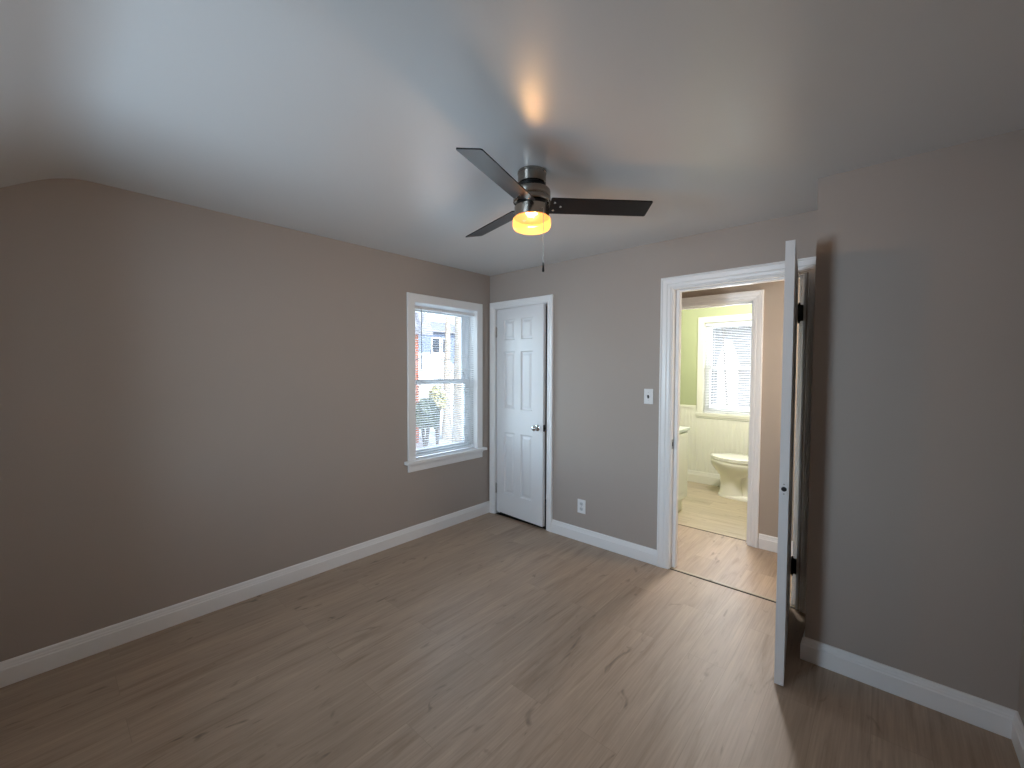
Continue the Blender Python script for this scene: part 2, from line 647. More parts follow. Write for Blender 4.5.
# ------------------------------------------------------------------ baseboards
BASE = [(0.0, 0.0), (0.0, 0.016), (0.004, 0.0165), (0.078, 0.0165), (0.083, 0.013), (0.090, 0.0125), (0.096, 0.010),
        (0.106, 0.009), (0.112, 0.006), (0.114, 0.0)]      # (z, d)


def baseboard(name, p0, p1, n, label, hgt=1.0, m0=0.0, m1=0.0, material=None):
    """p0 -> p1 along the wall foot, n = direction into the room; m0/m1 = mitre factor at the ends"""
    bm = new()
    p0 = Vector((*p0, 0)); p1 = Vector((*p1, 0)); n = Vector((*n, 0))
    t = (p1 - p0).normalized()
    rings = []
    for p, mf in ((p0, m0), (p1, m1)):
        rings.append([p + n * d + t * (mf * d) + Vector((0, 0, z * hgt)) for z, d in BASE])
    add_rings(bm, rings)
    return struct(name, bm, material or M_TRIM, label, 'baseboard')


baseboard('baseboard_left', (0, YK), (0, 0), (1, 0), 'long white baseboard under the gable window wall', m1=-1)
baseboard('baseboard_back', (CD[1] + 0.072, 0), (ED[0] - 0.086, 0), (0, -1), 'white baseboard between the closet door and the doorway')
baseboard('baseboard_right', (XB, YB), (XR, YB), (0, -1), 'white baseboard along the boxed-out wall beside the open door', m0=-1, m1=-1)
baseboard('baseboard_bump', (XB, -0.02), (XB, YB), (-1, 0), 'short white baseboard on the side of the boxed-out wall', m1=1)
baseboard('baseboard_side', (XR, YB), (XR, YK), (-1, 0), 'white baseboard end at the lower right corner', m0=1)
baseboard('baseboard_hall', (BD[1] + 0.087, YH0), (3.6, YH0), (0, -1), 'white baseboard in the hall right of the bathroom doorway', 1.05)
baseboard('baseboard_bathroom', (XV, YW - 0.014), (XW, YW - 0.014), (0, -1), 'tall cream baseboard under the beadboard', 1.3, material=M_BEAD)
baseboard('baseboard_rear', (0.0, YK), (XR, YK), (0, 1), 'white baseboard along the knee wall')

# ------------------------------------------------------------------ casings and jambs
CASE = [(0.0, 0.0), (0.0, 0.009), (0.004, 0.012), (0.010, 0.010), (0.014, 0.014), (0.030, 0.016), (0.034, 0.013), (0.040, 0.017),
        (0.064, 0.020), (0.068, 0.017), (0.073, 0.022), (0.082, 0.020), (0.082, 0.0)]       # (u outward, d off the wall)
FLAT = [(0.0, 0.0), (0.0, 0.015), (0.003, 0.018), (0.070, 0.018), (0.073, 0.015), (0.073, 0.0)]


def casing_bm(bm, s0, s1, zt, mapf, prof=CASE, wscale=1.0, z0=0.0, left=True):
    P = [(u * wscale, d) for u, d in prof]
    path = []
    if left:
        path += [lambda u: (s0 - u, z0), lambda u: (s0 - u, zt + u)]
    else:
        path += [lambda u: (s0, zt + u)]
    path += [lambda u: (s1 + u, zt + u), lambda u: (s1 + u, z0)]
    add_sweep(bm, P, path, mapf)


def jamb_bm(bm, s0, s1, zt, depth0, depth1, mapf, stop=None, stop_t=0.012, th=0.0118, stop_bevel=0.0015):
    def b(sa, sb, za, zb, da, db, bev=0.0015):
        a = Vector(mapf(sa, za, da)); c = Vector(mapf(sb, zb, db))
        add_box(bm, (min(a.x, c.x), min(a.y, c.y), min(a.z, c.z)), (max(a.x, c.x), max(a.y, c.y), max(a.z, c.z)), bev)
    b(s0 - th, s0, 0, zt + th, depth0, depth1)
    b(s1, s1 + th, 0, zt + th, depth0, depth1)
    b(s0, s1, zt, zt + th, depth0, depth1)
    if stop:
        b(s0, s0 + stop_t, 0, zt, stop[0], stop[1], stop_bevel)
        b(s1 - stop_t, s1, 0, zt, stop[0], stop[1], stop_bevel)
        b(s0 + stop_t, s1 - stop_t, zt - 0.012, zt, stop[0], stop[1])


front = lambda y: (lambda s, z, d: (s, y - d, z))
rear = lambda y: (lambda s, z, d: (s, y + d, z))

bm = new()
casing_bm(bm, CD[0] - 0.002, CD[1] + 0.006, CD[2] + 0.004, front(0.0), CASE, 0.80)
tr1 = struct('trim_1', bm, M_TRIM, 'white casing around the narrow closet door', 'door casing')
bm = new()
jamb_bm(bm, CD[0], CD[1], CD[2], 0.0, -TB, front(0.0), (-0.045, -0.08))
obj('jamb', bm, M_TRIM, tr1)

bm = new()
casing_bm(bm, ED[0] - 0.006, ED[1] + 0.022, ED[2] + 0.006, front(0.0), CASE, 1.0)
tr2 = struct('trim_2', bm, M_TRIM, 'white fluted casing around the open bedroom doorway', 'door casing')
bm = new()
casing_bm(bm, ED[0] - 0.006, ED[1] + 0.006, ED[2] + 0.006, rear(TB), CASE, 1.0)
obj('hall_casing', bm, M_TRIM, tr2)
bm = new()
jamb_bm(bm, ED[0], ED[1], ED[2], 0.0, -TB, front(0.0), (-0.040, -0.085), 0.028, stop_bevel=0.007)
obj('jamb', bm, M_TRIM, tr2)
bm = new()
add_box(bm, (ED[0] - 0.0005, 0.006, 0.885), (ED[0] + 0.0012, 0.034, 0.955), 0.0004)
sp_ = obj('strike_plate', bm, M_STEEL, tr2)
sp_['label'] = 'small metal strike plate on the left jamb'
bm = new()
add_box(bm, (ED[0] - 0.0004, 0.012, 0.905), (ED[0] + 0.0016, 0.028, 0.935))
obj('strike_hole', bm, M_BLACK, sp_)

bm = new()
casing_bm(bm, BD[0] - 0.006, BD[1] + 0.006, BD[2] + 0.006, front(YH0), CASE, 0.92)
tr3 = struct('trim_3', bm, M_TRIM, 'white casing around the bathroom doorway across the hall', 'door casing')
bm = new()
jamb_bm(bm, BD[0], BD[1], BD[2], 0.0, -TB, front(YH0), (-0.035, -0.07))
obj('jamb', bm, M_TRIM, tr3)
for z in (1.78, 0.29):
    bm = new()
    add_box(bm, (BD[1] - 0.0035, YH1 - 0.036, z - 0.045), (BD[1] + 0.0005, YH1 + 0.002, z + 0.045), 0.0008)
    add_tube(bm, [(BD[1] - 0.006, YH1 + 0.004, z - 0.05), (BD[1] - 0.006, YH1 + 0.004, z + 0.05)], 0.006, 10)
    h_ = obj('hinge', bm, M_BLACK, tr3)
    h_['label'] = 'dark hinge on the bathroom door jamb'


# ------------------------------------------------------------------ windows
def sash(bm, mapf, s0, s1, z0, z1, d0, d1, stile, bot, top):
    def b(sa, sb, za, zb):
        a = Vector(mapf(sa, za, d0)); c = Vector(mapf(sb, zb, d1))
        add_box(bm, (min(a.x, c.x), min(a.y, c.y), min(a.z, c.z)), (max(a.x, c.x), max(a.y, c.y), max(a.z, c.z)), 0.003)
    b(s0, s0 + stile, z0, z1)
    b(s1 - stile, s1, z0, z1)
    b(s0 + stile, s1 - stile, z0, z0 + bot)
    b(s0 + stile, s1 - stile, z1 - top, z1)


def pane(mapf, s0, s1, z0, z1, d, parent):
    bm = new()
    a = Vector(mapf(s0, z0, d)); c = Vector(mapf(s1, z1, d - 0.004))
    add_box(bm, (min(a.x, c.x), min(a.y, c.y), min(a.z, c.z)), (max(a.x, c.x), max(a.y, c.y), max(a.z, c.z)))
    return obj('glass_pane', bm, M_GLASS, parent)


def window(name, mapf, s0, s1, z0, z1, depth, zmeet, label, trim_mat, loc, stool=True, apron=0.07, horn=0.035, proj_=0.05, case_scale=1.0):
    """mapf(s, z, d): d > 0 into the room; s0..s1 x z0..z1 the clear opening"""
    w = empty(name, loc, label, 'window', None, 'structure')

    def bx(bm, sa, sb, za, zb, da, db, bev=0.002):
        a = Vector(mapf(sa, za, da)); c = Vector(mapf(sb, zb, db))
        add_box(bm, (min(a.x, c.x), min(a.y, c.y), min(a.z, c.z)), (max(a.x, c.x), max(a.y, c.y), max(a.z, c.z)), bev)
    bm = new()
    casing_bm(bm, s0, s1, z1, mapf, FLAT, case_scale, z0 + 0.012)
    obj('window_frame', bm, trim_mat, w)
    bm = new()
    th = 0.0118
    bx(bm, s0 - th, s0, z0, z1 + th, 0, -depth)
    bx(bm, s1, s1 + th, z0, z1 + th, 0, -depth)
    bx(bm, s0, s1, z1, z1 + th, 0, -depth)
    bx(bm, s0 - th, s1 + th, z0 - 0.019, z0 - 0.0005, -0.02, -depth - 0.03)
    obj('window_jamb', bm, trim_mat, w)
    cw = 0.073 * case_scale
    bm = new()
    bx(bm, s0 - cw - horn, s1 + cw + horn, z0 - 0.016, z0 + 0.012, 0.0, proj_, 0.006)
    bx(bm, s0, s1, z0 - 0.016, z0 + 0.012, 0.004, -0.062, 0.002)
    obj('window_sill', bm, trim_mat, w)
    bm = new()
    bx(bm, s0 - cw, s1 + cw, z0 - 0.016 - apron, z0 - 0.016, 0.0, 0.017, 0.004)
    bx(bm, s0 - cw, s1 + cw, z0 - 0.034, z0 - 0.016, 0.0, 0.026, 0.004)
    obj('window_apron', bm, trim_mat, w)
    dl, du = -depth * 0.50, -depth * 0.72
    bm = new()
    sash(bm, mapf, s0 + 0.012, s1 - 0.012, z0 + 0.012, zmeet + 0.018, dl, dl - 0.035, 0.045, 0.06, 0.034)
    so = obj('lower_sash', bm, M_VINYL, w)
    pane(mapf, s0 + 0.055, s1 - 0.055, z0 + 0.07, zmeet - 0.014, dl - 0.016, so)
    bm = new()
    sash(bm, mapf, s0 + 0.012, s1 - 0.012, zmeet - 0.018, z1 - 0.002, du, du - 0.035, 0.045, 0.034, 0.05)
    so = obj('upper_sash', bm, M_VINYL, w)
    pane(mapf, s0 + 0.055, s1 - 0.055, zmeet + 0.014, z1 - 0.05, du - 0.016, so)
    bm = new()
    for a, b in ((s0, s0 + 0.012), (s1 - 0.012, s1)):
        bx(bm, a, b, z0 + 0.012, z1, dl + 0.002, -depth, 0.001)
    obj('sash_track', bm, M_VINYL, w)
    bm = new()
    sm = (s0 + s1) / 2
    bx(bm, sm - 0.028, sm + 0.028, zmeet + 0.018, zmeet + 0.026, dl - 0.004, dl - 0.030, 0.002)
    bx(bm, sm - 0.010, sm + 0.022, zmeet + 0.026, zmeet + 0.034, dl - 0.012, dl - 0.022, 0.002)
    obj('sash_lock', bm, M_VINYL, w)
    return w


map_w1 = lambda s, z, d: (d, s, z)
window('window_1', map_w1, W1[0], W1[1], W1[2], W1[3], TL, 1.345,
       'white double-hung window in the long greige wall', M_TRIM, (0, (W1[0] + W1[1]) / 2, W1[2]))
map_w2 = lambda s, z, d: (s, YW - d, z)
window('window_2', map_w2, W2[0], W2[1], W2[2], W2[3], 0.16, 1.49,
       'bathroom window over the beadboard and toilet', M_BEAD, ((W2[0] + W2[1]) / 2, YW, W2[2]), apron=0.04, horn=0.01,
       proj_=0.03, case_scale=1.02)


def blind(name, mapf, s0, s1, z0, z1, d, label, loc, wand_s, tilt, pitch=0.0205, group=None):
    r = empty(name, loc, label, 'blind', group)

    def bx(bm, sa, sb, za, zb, da, db, bev=0.0015):
        a = Vector(mapf(sa, za, da)); c = Vector(mapf(sb, zb, db))
        add_box(bm, (min(a.x, c.x), min(a.y, c.y), min(a.z, c.z)), (max(a.x, c.x), max(a.y, c.y), max(a.z, c.z)), bev)
    bm = new()
    bx(bm, s0, s1, z1 - 0.027, z1, d - 0.0135, d + 0.0135, 0.002)
    obj('headrail', bm, M_SLAT, r)
    bm = new()
    zz = z1 - 0.045
    hw = 0.0125
    while zz > z0 + 0.03:
        # each slat a slightly crowned strip
        ring = []
        for k, (q, h) in enumerate(((-1, 0), (-0.4, 0.0016), (0.4, 0.0016), (1, 0))):
            ring.append((q * hw, h))
        top = [(a * math.cos(tilt) - h * math.sin(tilt), a * math.sin(tilt) + h * math.cos(tilt)) for a, h in ring]
        prof = top + [(a, h - 0.0006) for a, h in reversed(top)]
        add_rings(bm, [[Vector(mapf(s, zz + h, d + a)) for a, h in prof] for s in (s0 + 0.002, s1 - 0.002)])
        zz -= pitch
    obj('slats', bm, M_SLAT, r)
    bm = new()
    bx(bm, s0 + 0.001, s1 - 0.001, z0, z0 + 0.014, d - 0.0125, d + 0.0125, 0.003)
    obj('bottom_rail', bm, M_SLAT, r)
    for s in (s0 + 0.11, s1 - 0.11):
        bm = new()
        for dd in (-0.0142, 0.0142):
            add_tube(bm, [mapf(s, z0 + 0.01, d + dd), mapf(s, z1 - 0.02, d + dd)], 0.0008, 6)
        obj('ladder_cord', bm, M_SLAT, r)
    bm = new()
    add_tube(bm, [mapf(wand_s, z1 - 0.022, d + 0.016), mapf(wand_s, z1 - 0.05, d + 0.022), mapf(wand_s, z1 - 0.55, d + 0.022)],
             [0.0025, 0.0038, 0.0038], 8)
    wo = obj('tilt_wand', bm, M_WAND, r)
    wo['label'] = 'slim grey tilt wand'
    return r


blind('window_blind', map_w1, W1[0] + 0.006, W1[1] - 0.006, 0.698, W1[3] - 0.022, -0.034,
      'white mini blind in the gable window beside the closet door', (-0.034, (W1[0] + W1[1]) / 2, 0.715), W1[0] + 0.085, -0.20)
blind('window_blind', map_w2, W2[0] + 0.006, W2[1] - 0.006, 0.925, W2[3] - 0.012, -0.030,
      'white mini blind in the bathroom window', ((W2[0] + W2[1]) / 2, YW + 0.03, 0.925), W2[0] + 0.10, -0.20)


# ------------------------------------------------------------------ six-panel doors
def leaf_bm(w, h, t, cols, rows, depth=0.008):
    """leaf in local space: x 0..w from the hinge, y 0..t, z 0..h; panels sunk into both faces"""
    bm = new()
    xs = sorted({0.0, w} | {v for c in cols for v in c})
    zs = sorted({0.0, h} | {v for r in rows for v in r})
    for side in (0, 1):
        y = t if side else 0.0
        sg = -1 if side else 1

        def V(x, z, dd=0.0):
            return bm.verts.new((x, y + sg * dd, z))
        for i in range(len(xs) - 1):
            for k in range(len(zs) - 1):
                x0, x1, z0, z1 = xs[i], xs[i + 1], zs[k], zs[k + 1]
                is_panel = any(abs(x0 - c[0]) < 1e-6 for c in cols) and any(abs(z0 - r[0]) < 1e-6 for r in rows)
                if not is_panel:
                    bm.faces.new([V(x0, z0), V(x1, z0), V(x1, z1), V(x0, z1)])
                    continue
                lv = [(0.0, 0.0), (0.010, depth), (0.022, depth), (0.040, depth * 0.35)]
                rr = [[V(x0 + i_, z0 + i_, d_), V(x1 - i_, z0 + i_, d_), V(x1 - i_, z1 - i_, d_), V(x0 + i_, z1 - i_, d_)] for i_, d_ in lv]
                for A, B in zip(rr, rr[1:]):
                    for q in range(4):
                        p = (q + 1) % 4
                        bm.faces.new((A[q], A[p], B[p], B[q]))
                bm.faces.new(rr[-1])
    # edges
    for (xa, za, xb, zb) in ((0, 0, w, 0), (w, 0, w, h), (w, h, 0, h), (0, h, 0, 0)):
        bm.faces.new([bm.verts.new(p) for p in ((xa, 0, za), (xb, 0, zb), (xb, t, zb), (xa, t, za))])
    bmesh.ops.remove_doubles(bm, verts=bm.verts, dist=1e-5)
    return bm


def place(o, loc, rz):
    o.location = loc
    o.rotation_euler = (0, 0, rz)


# closet door: hinged at the left, standing a little ajar
DW, DH, DT = 0.612, 2.020, 0.035
d1 = bpy.data.objects.new('door_1', None)
COL.objects.link(d1)
tag(d1, 'narrow white six-panel closet door standing slightly ajar', 'door', None, 'structure')
leaf = leaf_bm(DW, DH, DT, [(0.105, 0.252), (0.332, 0.482)], [(0.205, 0.815), (1.045, 1.605), (1.715, 1.915)], 0.011)
o = obj('door_leaf', leaf, M_DOORP, d1)
bm = new()
zk = 0.90
add_lathe(bm, [(0.0, 0.0), (0.030, 0.0), (0.031, -0.003), (0.026, -0.008), (0.013, -0.010), (0.011, -0.020), (0.014, -0.026), (0.024, -0.034),
               (0.0275, -0.045), (0.025, -0.056), (0.016, -0.063), (0.0, -0.065)], 32, (0.545, 0.0, zk), 'y')
k = obj('door_knob', bm, M_CHROME, d1, True, 50)
k['label'] = 'round chrome knob'
bm = new()
add_box(bm, (DW - 0.0005, 0.006, zk - 0.030), (DW + 0.0015, 0.029, zk + 0.030), 0.0004)
add_box(bm, (DW, 0.012, zk - 0.010), (DW + 0.010, 0.024, zk + 0.010), 0.002)
o = obj('latch_plate', bm, M_BLACK, d1)
o['label'] = 'dark latch plate on the door edge'
for z in (0.235, 1.80):
    bm = new()
    add_tube(bm, [(-0.004, -0.005, z - 0.045), (-0.004, -0.005, z + 0.045)], 0.0055, 10)
    for q in (-0.049, 0.049):
        add_lathe(bm, [(0, -0.006), (0.004, -0.004), (0.005, 0.0), (0.004, 0.004), (0, 0.006)], 10, (-0.004, -0.005, z + q))
    add_box(bm, (-0.003, -0.002, z - 0.045), (0.004, 0.001, z + 0.045))
    h_ = obj('hinge', bm, M_STEEL, d1)
place(d1, (CD[0] + 0.011, 0.004, 0.030), -math.radians(3.6))

# bedroom door: swung into the room, seen edge on
EW, EH, ET = 0.794, 2.036, 0.037
d2 = bpy.data.objects.new('door_2', None)
COL.objects.link(d2)
tag(d2, 'white bedroom door swung wide open, seen edge on', 'door', None, 'structure')
# built so that x runs from the hinge, the room-side face at y = 0 and the leaf thickness towards +y
leaf = leaf_bm(EW, EH, ET, [(0.115, 0.345), (0.445, 0.675)], [(0.235, 0.835), (1.045, 1.605), (1.715, 1.905)])
o = obj('door_leaf', leaf, M_DOORP, d2)
bm = new()
add_box(bm, (EW - 0.0005, 0.006, 0.885), (EW + 0.0012, 0.031, 0.945), 0.0004)
fp = obj('latch_plate', bm, M_DOORP, d2)
bm = new()
add_lathe(bm, [(0.0, EW + 0.0019), (0.0105, EW + 0.0019), (0.0115, EW + 0.0005), (0.0, EW + 0.0005)], 24, (0, 0.0185, 0.915), 'x')
o = obj('latch_bore', bm, M_BLACK, fp)
o['label'] = 'empty black latch hole'
for z in (0.893, 0.937):
    bm = new()
    add_lathe(bm, [(0.0, EW + 0.0022), (0.003, EW + 0.0018), (0.0036, EW + 0.0008), (0.0, EW + 0.0006)], 12, (0, 0.0185, z), 'x')
    obj('screw', bm, M_STEEL, fp)
for z in (0.255, 1.80):
    bm = new()
    add_tube(bm, [(-0.012, -0.007, z - 0.052), (-0.012, -0.007, z + 0.052)], 0.0075, 12)
    for q in (-0.056, 0.056):
        add_lathe(bm, [(0, -0.007), (0.005, -0.004), (0.006, 0.0), (0.005, 0.004), (0, 0.007)], 12, (-0.012, -0.007, z + q))
    add_box(bm, (-0.012, -0.006, z - 0.048), (0.001, -0.001, z + 0.048))
    add_box(bm, (-0.003, 0.0, z - 0.048), (0.0, 0.032, z + 0.048))
    add_box(bm, (-0.014, -0.046, z - 0.048), (-0.010, -0.007, z + 0.048), rot=Matrix.Rotation(0.0, 3, 'Z'), pivot=(-0.012, -0.005, z))
    h_ = obj('hinge', bm, M_BLACK, d2)
    h_['label'] = 'black butt hinge'
# local +x -> world direction from the hinge to the free edge (mostly -y); local +y -> world -x
ang = math.atan2(-0.80, 0.091)
E2 = Matrix(((math.cos(ang), math.sin(ang), 0), (math.sin(ang), -math.cos(ang), 0), (0, 0, 1)))
for ch in list(d2.children):
    for v in ch.data.vertices:
        v.co = Vector((v.co.x, -v.co.y, v.co.z))
    ch.data.flip_normals()
for ch in list(fp.children):
    pass
for ch in list(fp.children):
    for v in ch.data.vertices:
        v.co = Vector((v.co.x, -v.co.y, v.co.z))
    ch.data.flip_normals()
place(d2, (2.603, -0.012, 0.008), ang)

# ------------------------------------------------------------------ switch and outlet on the back wall
sw = empty('light_switch', (1.679, 0, 1.263), 'white light switch plate with a dark toggle left of the doorway', 'light switch')
bm = new()
add_box(bm, (1.644, -0.006, 1.206), (1.714, 0.0, 1.320), 0.0025)
obj('cover_plate', bm, M_PLATE, sw)
bm = new()
add_box(bm, (1.6735, -0.018, 1.252), (1.6845, -0.006, 1.276), 0.002, Matrix.Rotation(math.radians(24), 3, 'X'), (1.679, -0.006, 1.264))
t_ = obj('toggle', bm, M_TOGGLE, sw)
t_['label'] = 'small dark toggle lever'
for z in (1.233, 1.293):
    bm = new()
    add_lathe(bm, [(0.0, -0.0072), (0.0025, -0.0070), (0.0032, -0.0060), (0.0, -0.0058)], 12, (1.679, 0, z), 'y')
    obj('screw', bm, M_RECEPT, sw)
ol = empty('power_outlet', (1.101, 0, 0.300), 'white power outlet low on the wall right of the closet door', 'outlet')
bm = new()
add_box(bm, (1.062, -0.006, 0.240), (1.140, 0.0, 0.358), 0.0025)
obj('cover_plate', bm, M_PLATE, ol)
for z in (0.277, 0.321):
    bm = new()
    ring = []
    for i in range(28):
        a = 2 * math.pi * i / 28
        ring.append((max(-0.0165, min(0.0165, 0.020 * math.cos(a))), 0.0145 * math.sin(a)))
    add_rings(bm, [[Vector((1.101 + a, y, z + b)) for a, b in ring] for y in (-0.006, -0.0078)])
    rc = obj('receptacle', bm, M_RECEPT, ol)
    bm = new()
    for dx in (-0.006, 0.006):
        add_box(bm, (1.101 + dx - 0.001, -0.0082, z - 0.002), (1.101 + dx + 0.001, -0.0076, z + 0.007))
    add_lathe(bm, [(0.0, -0.0082), (0.0025, -0.0082), (0.0025, -0.0076), (0.0, -0.0076)], 10, (1.101, 0, z - 0.0075), 'y')
    obj('slots', bm, M_TOGGLE, rc)
bm = new()
add_lathe(bm, [(0.0, -0.0074), (0.0025, -0.0072), (0.0032, -0.0060), (0.0, -0.0058)], 12, (1.101, 0, 0.299), 'y')
obj('screw', bm, M_STEEL, ol)

# ------------------------------------------------------------------ ceiling fan
FX, FY = 1.729, -1.469
fan = empty('ceiling_fan', (FX, FY, H), 'brushed nickel three-blade ceiling fan with dark blades and a lit amber lamp', 'ceiling fan')
C0 = (FX, FY, 0)
bm = new()
add_lathe(bm, [(0.0, H), (0.066, H), (0.0685, H - 0.003), (0.0685, H - 0.012), (0.0668, H - 0.014), (0.0668, H - 0.056), (0.062, H - 0.060), (0.0, H - 0.060)], 56, C0)
obj('canopy', bm, M_NICKEL, fan, True)
bm = new()
add_lathe(bm, [(0.0, H - 0.0595), (0.060, H - 0.0595), (0.0655, H - 0.063), (0.0655, H - 0.076), (0.060, H - 0.080), (0.0, H - 0.080)], 56, C0)
c_ = obj('collar', bm, M_BLACK, fan, True)
c_['label'] = 'black collar ring'
bm = new()
add_lathe(bm, [(0.0, H - 0.0795), (0.068, H - 0.0795), (0.080, H - 0.083), (0.0865, H - 0.090), (0.0885, H - 0.098), (0.0885, H - 0.124), (0.0872, H - 0.126),
               (0.0885, H - 0.128), (0.0885, H - 0.143), (0.084, H - 0.147), (0.0, H - 0.147)], 64, C0)
obj('motor_housing', bm, M_NICKEL, fan, True)
bm = new()
add_lathe(bm, [(0.0, H - 0.1465), (0.070, H - 0.1465), (0.070, H - 0.164), (0.0, H - 0.164)], 48, C0)
obj('flywheel', bm, M_BLACK, fan, True)
bm = new()
add_lathe(bm, [(0.0, H - 0.1635), (0.079, H - 0.1635), (0.0825, H - 0.166), (0.0825, H - 0.214), (0.079, H - 0.218), (0.0, H - 0.218)], 64, C0)
obj('switch_housing', bm, M_NICKEL, fan, True)
bm = new()
add_lathe(bm, [(0.074, H - 0.2175), (0.084, H - 0.2180), (0.0885, H - 0.222), (0.0905, H - 0.230), (0.0905, H - 0.250), (0.0880, H - 0.261), (0.081, H - 0.269),
               (0.066, H - 0.2745), (0.040, H - 0.2765), (0.0, H - 0.277)], 64, C0)
sh = obj('lamp_shade', bm, M_LAMP, fan, True, 60)
sh['label'] = 'glowing amber glass drum shade'
lamp('fan_bulb', 'POINT', (FX, FY, H - 0.252), 17.0, (1.0, 0.79, 0.54), shadow_soft_size=0.025)
for s in range(3):
    a = math.radians(-74.3 + 120 * s)
    er = Vector((math.cos(a), math.sin(a), 0))
    et = Vector((-math.sin(a), math.cos(a), 0))

    def BL(u, v, h=0.0):
        return Vector((FX, FY, H - 0.1555)) + er * u + et * v + Vector((0, 0, -0.252 * v + h))
    bm = new()
    T = 0.0028
    out = []
    corner = [(0.086, -0.050), (0.090, -0.0555), (0.564, -0.0555), (0.569, -0.0515), (0.5705, 0.050), (0.5655, 0.0555), (0.090, 0.0555), (0.086, 0.050)]
    add_rings(bm, [[BL(u, v, h) for u, v in corner] for h in (-T, T)])
    b_ = obj('blade', bm, M_BLADE, fan)
    # blade bracket between the flywheel and the blade root
    bm = new()
    br = [(0.060, -0.024), (0.085, -0.030), (0.128, -0.040), (0.150, -0.012), (0.150, 0.012), (0.128, 0.040), (0.085, 0.030), (0.060, 0.024)]
    add_rings(bm, [[BL(u, v * 1.0, h) for u, v in br] for h in (T, T + 0.003)])
    obj('blade_arm', bm, M_NICKEL, b_)
    for u, v in ((0.106, -0.028), (0.106, 0.028), (0.138, 0.0)):
        bm = new()
        c = BL(u, v, -T)
        rings = []
        for rr, hh in ((0.0055, 0.0005), (0.0052, -0.0018), (0.003, -0.0030)):
            rings.append([c + (er * math.cos(t) + et * math.sin(t)) * rr + Vector((0, 0, hh - 0.252 * rr * math.sin(t))) for t in [2 * math.pi * q / 14 for q in range(14)]])
        add_rings(bm, rings)
        k_ = obj('screw', bm, M_CHROME, b_)
# pull chain with a bell end
cx, cy = 1.825, -1.503
bm = new()
zt, zb = H - 0.196, 1.953
add_tube(bm, [(FX + 0.0776, FY - 0.0275, zt), (cx - 0.004, cy + 0.001, zt), (cx, cy, zt - 0.006), (cx, cy, zb)], 0.0011, 6)
z = zt - 0.01
while z > zb:
    bmesh.ops.create_icosphere(bm, subdivisions=1, radius=0.0019, matrix=Matrix.Translation((cx, cy, z)))
    z -= 0.0052
ch = obj('pull_chain', bm, M_STEEL, fan)
bm = new()
add_lathe(bm, [(0.0, zb + 0.002), (0.0030, zb), (0.0036, zb - 0.010), (0.0050, zb - 0.028), (0.0058, zb - 0.036), (0.0048, zb - 0.042), (0.0, zb - 0.044)], 20, (cx, cy, 0))
k_ = obj('pull_knob', bm, M_BLACK, ch, True)
k_['label'] = 'dark bell-shaped chain end'

# ------------------------------------------------------------------ toilet
TY = 2.240
toi = empty('toilet', (1.80, TY, 0), 'white toilet facing left under the bathroom window', 'toilet')


def ell(cx_, a, b, z, n=48, egg=0.12, flat=2.0):
    r = []
    for i in range(n):
        t = 2 * math.pi * i / n
        c, s_ = math.cos(t), math.sin(t)
        x_ = a * math.copysign(abs(c) ** (2 / flat), c)
        y_ = b * math.copysign(abs(s_) ** (2 / flat), s_) * (1 + egg * c)
        r.append(Vector((cx_ + x_, TY + y_, z)))
    return r


bm = new()
add_rings(bm, [ell(1.815, 0.245, 0.118, 0.0, flat=2.6), ell(1.815, 0.245, 0.118, 0.022, flat=2.6), ell(1.812, 0.236, 0.110, 0.034, flat=2.5), ell(1.80, 0.20, 0.085, 0.040)])
add_rings(bm, [ell(1.715, 0.132, 0.104, 0.030, flat=2.5), ell(1.712, 0.122, 0.096, 0.10, flat=2.4), ell(1.708, 0.116, 0.094, 0.18, flat=2.3), ell(1.712, 0.124, 0.102, 0.235, flat=2.2),
               ell(1.735, 0.178, 0.128, 0.275), ell(1.752, 0.232, 0.152, 0.315), ell(1.748, 0.256, 0.170, 0.352),
               ell(1.742, 0.258, 0.182, 0.390), ell(1.738, 0.256, 0.184, 0.420), ell(1.738, 0.250, 0.178, 0.427)])
add_rings(bm, [ell(1.93, 0.13, 0.070, 0.030, flat=3), ell(1.93, 0.13, 0.062, 0.15, flat=3), ell(1.95, 0.16, 0.075, 0.30, flat=3), ell(1.97, 0.16, 0.10, 0.40, flat=3)])
obj('bowl', bm, M_PORC, toi, True, 60)
bm = new()
add_rings(bm, [ell(1.742, 0.252, 0.182, 0.427), ell(1.742, 0.260, 0.190, 0.431), ell(1.742, 0.260, 0.190, 0.443), ell(1.742, 0.252, 0.182, 0.447)])
obj('toilet_seat', bm, M_PORC, toi, True, 60)
bm = new()
add_rings(bm, [ell(1.742, 0.250, 0.180, 0.4485), ell(1.742, 0.259, 0.189, 0.452), ell(1.742, 0.258, 0.188, 0.464), ell(1.742, 0.240, 0.172, 0.471), ell(1.742, 0.12, 0.09, 0.474)])
obj('toilet_lid', bm, M_PORC, toi, True, 60)
bm = new()
add_box(bm, (2.035, TY - 0.215, 0.40), (2.225, TY + 0.215, 0.735), 0.025)
add_box(bm, (1.98, TY - 0.11, 0.30), (2.12, TY + 0.11, 0.43), 0.03)
obj('tank', bm, M_PORC, toi, True, 50)
bm = new()
add_box(bm, (2.025, TY - 0.225, 0.736), (2.235, TY + 0.225, 0.770), 0.010)
obj('tank_lid', bm, M_PORC, toi, True, 50)
bm = new()
add_box(bm, (2.012, TY - 0.185, 0.655), (2.036, TY - 0.165, 0.672), 0.003)
add_box(bm, (2.010, TY - 0.185, 0.657), (2.018, TY - 0.105, 0.670), 0.003)
obj('flush_lever', bm, M_CHROME, toi)

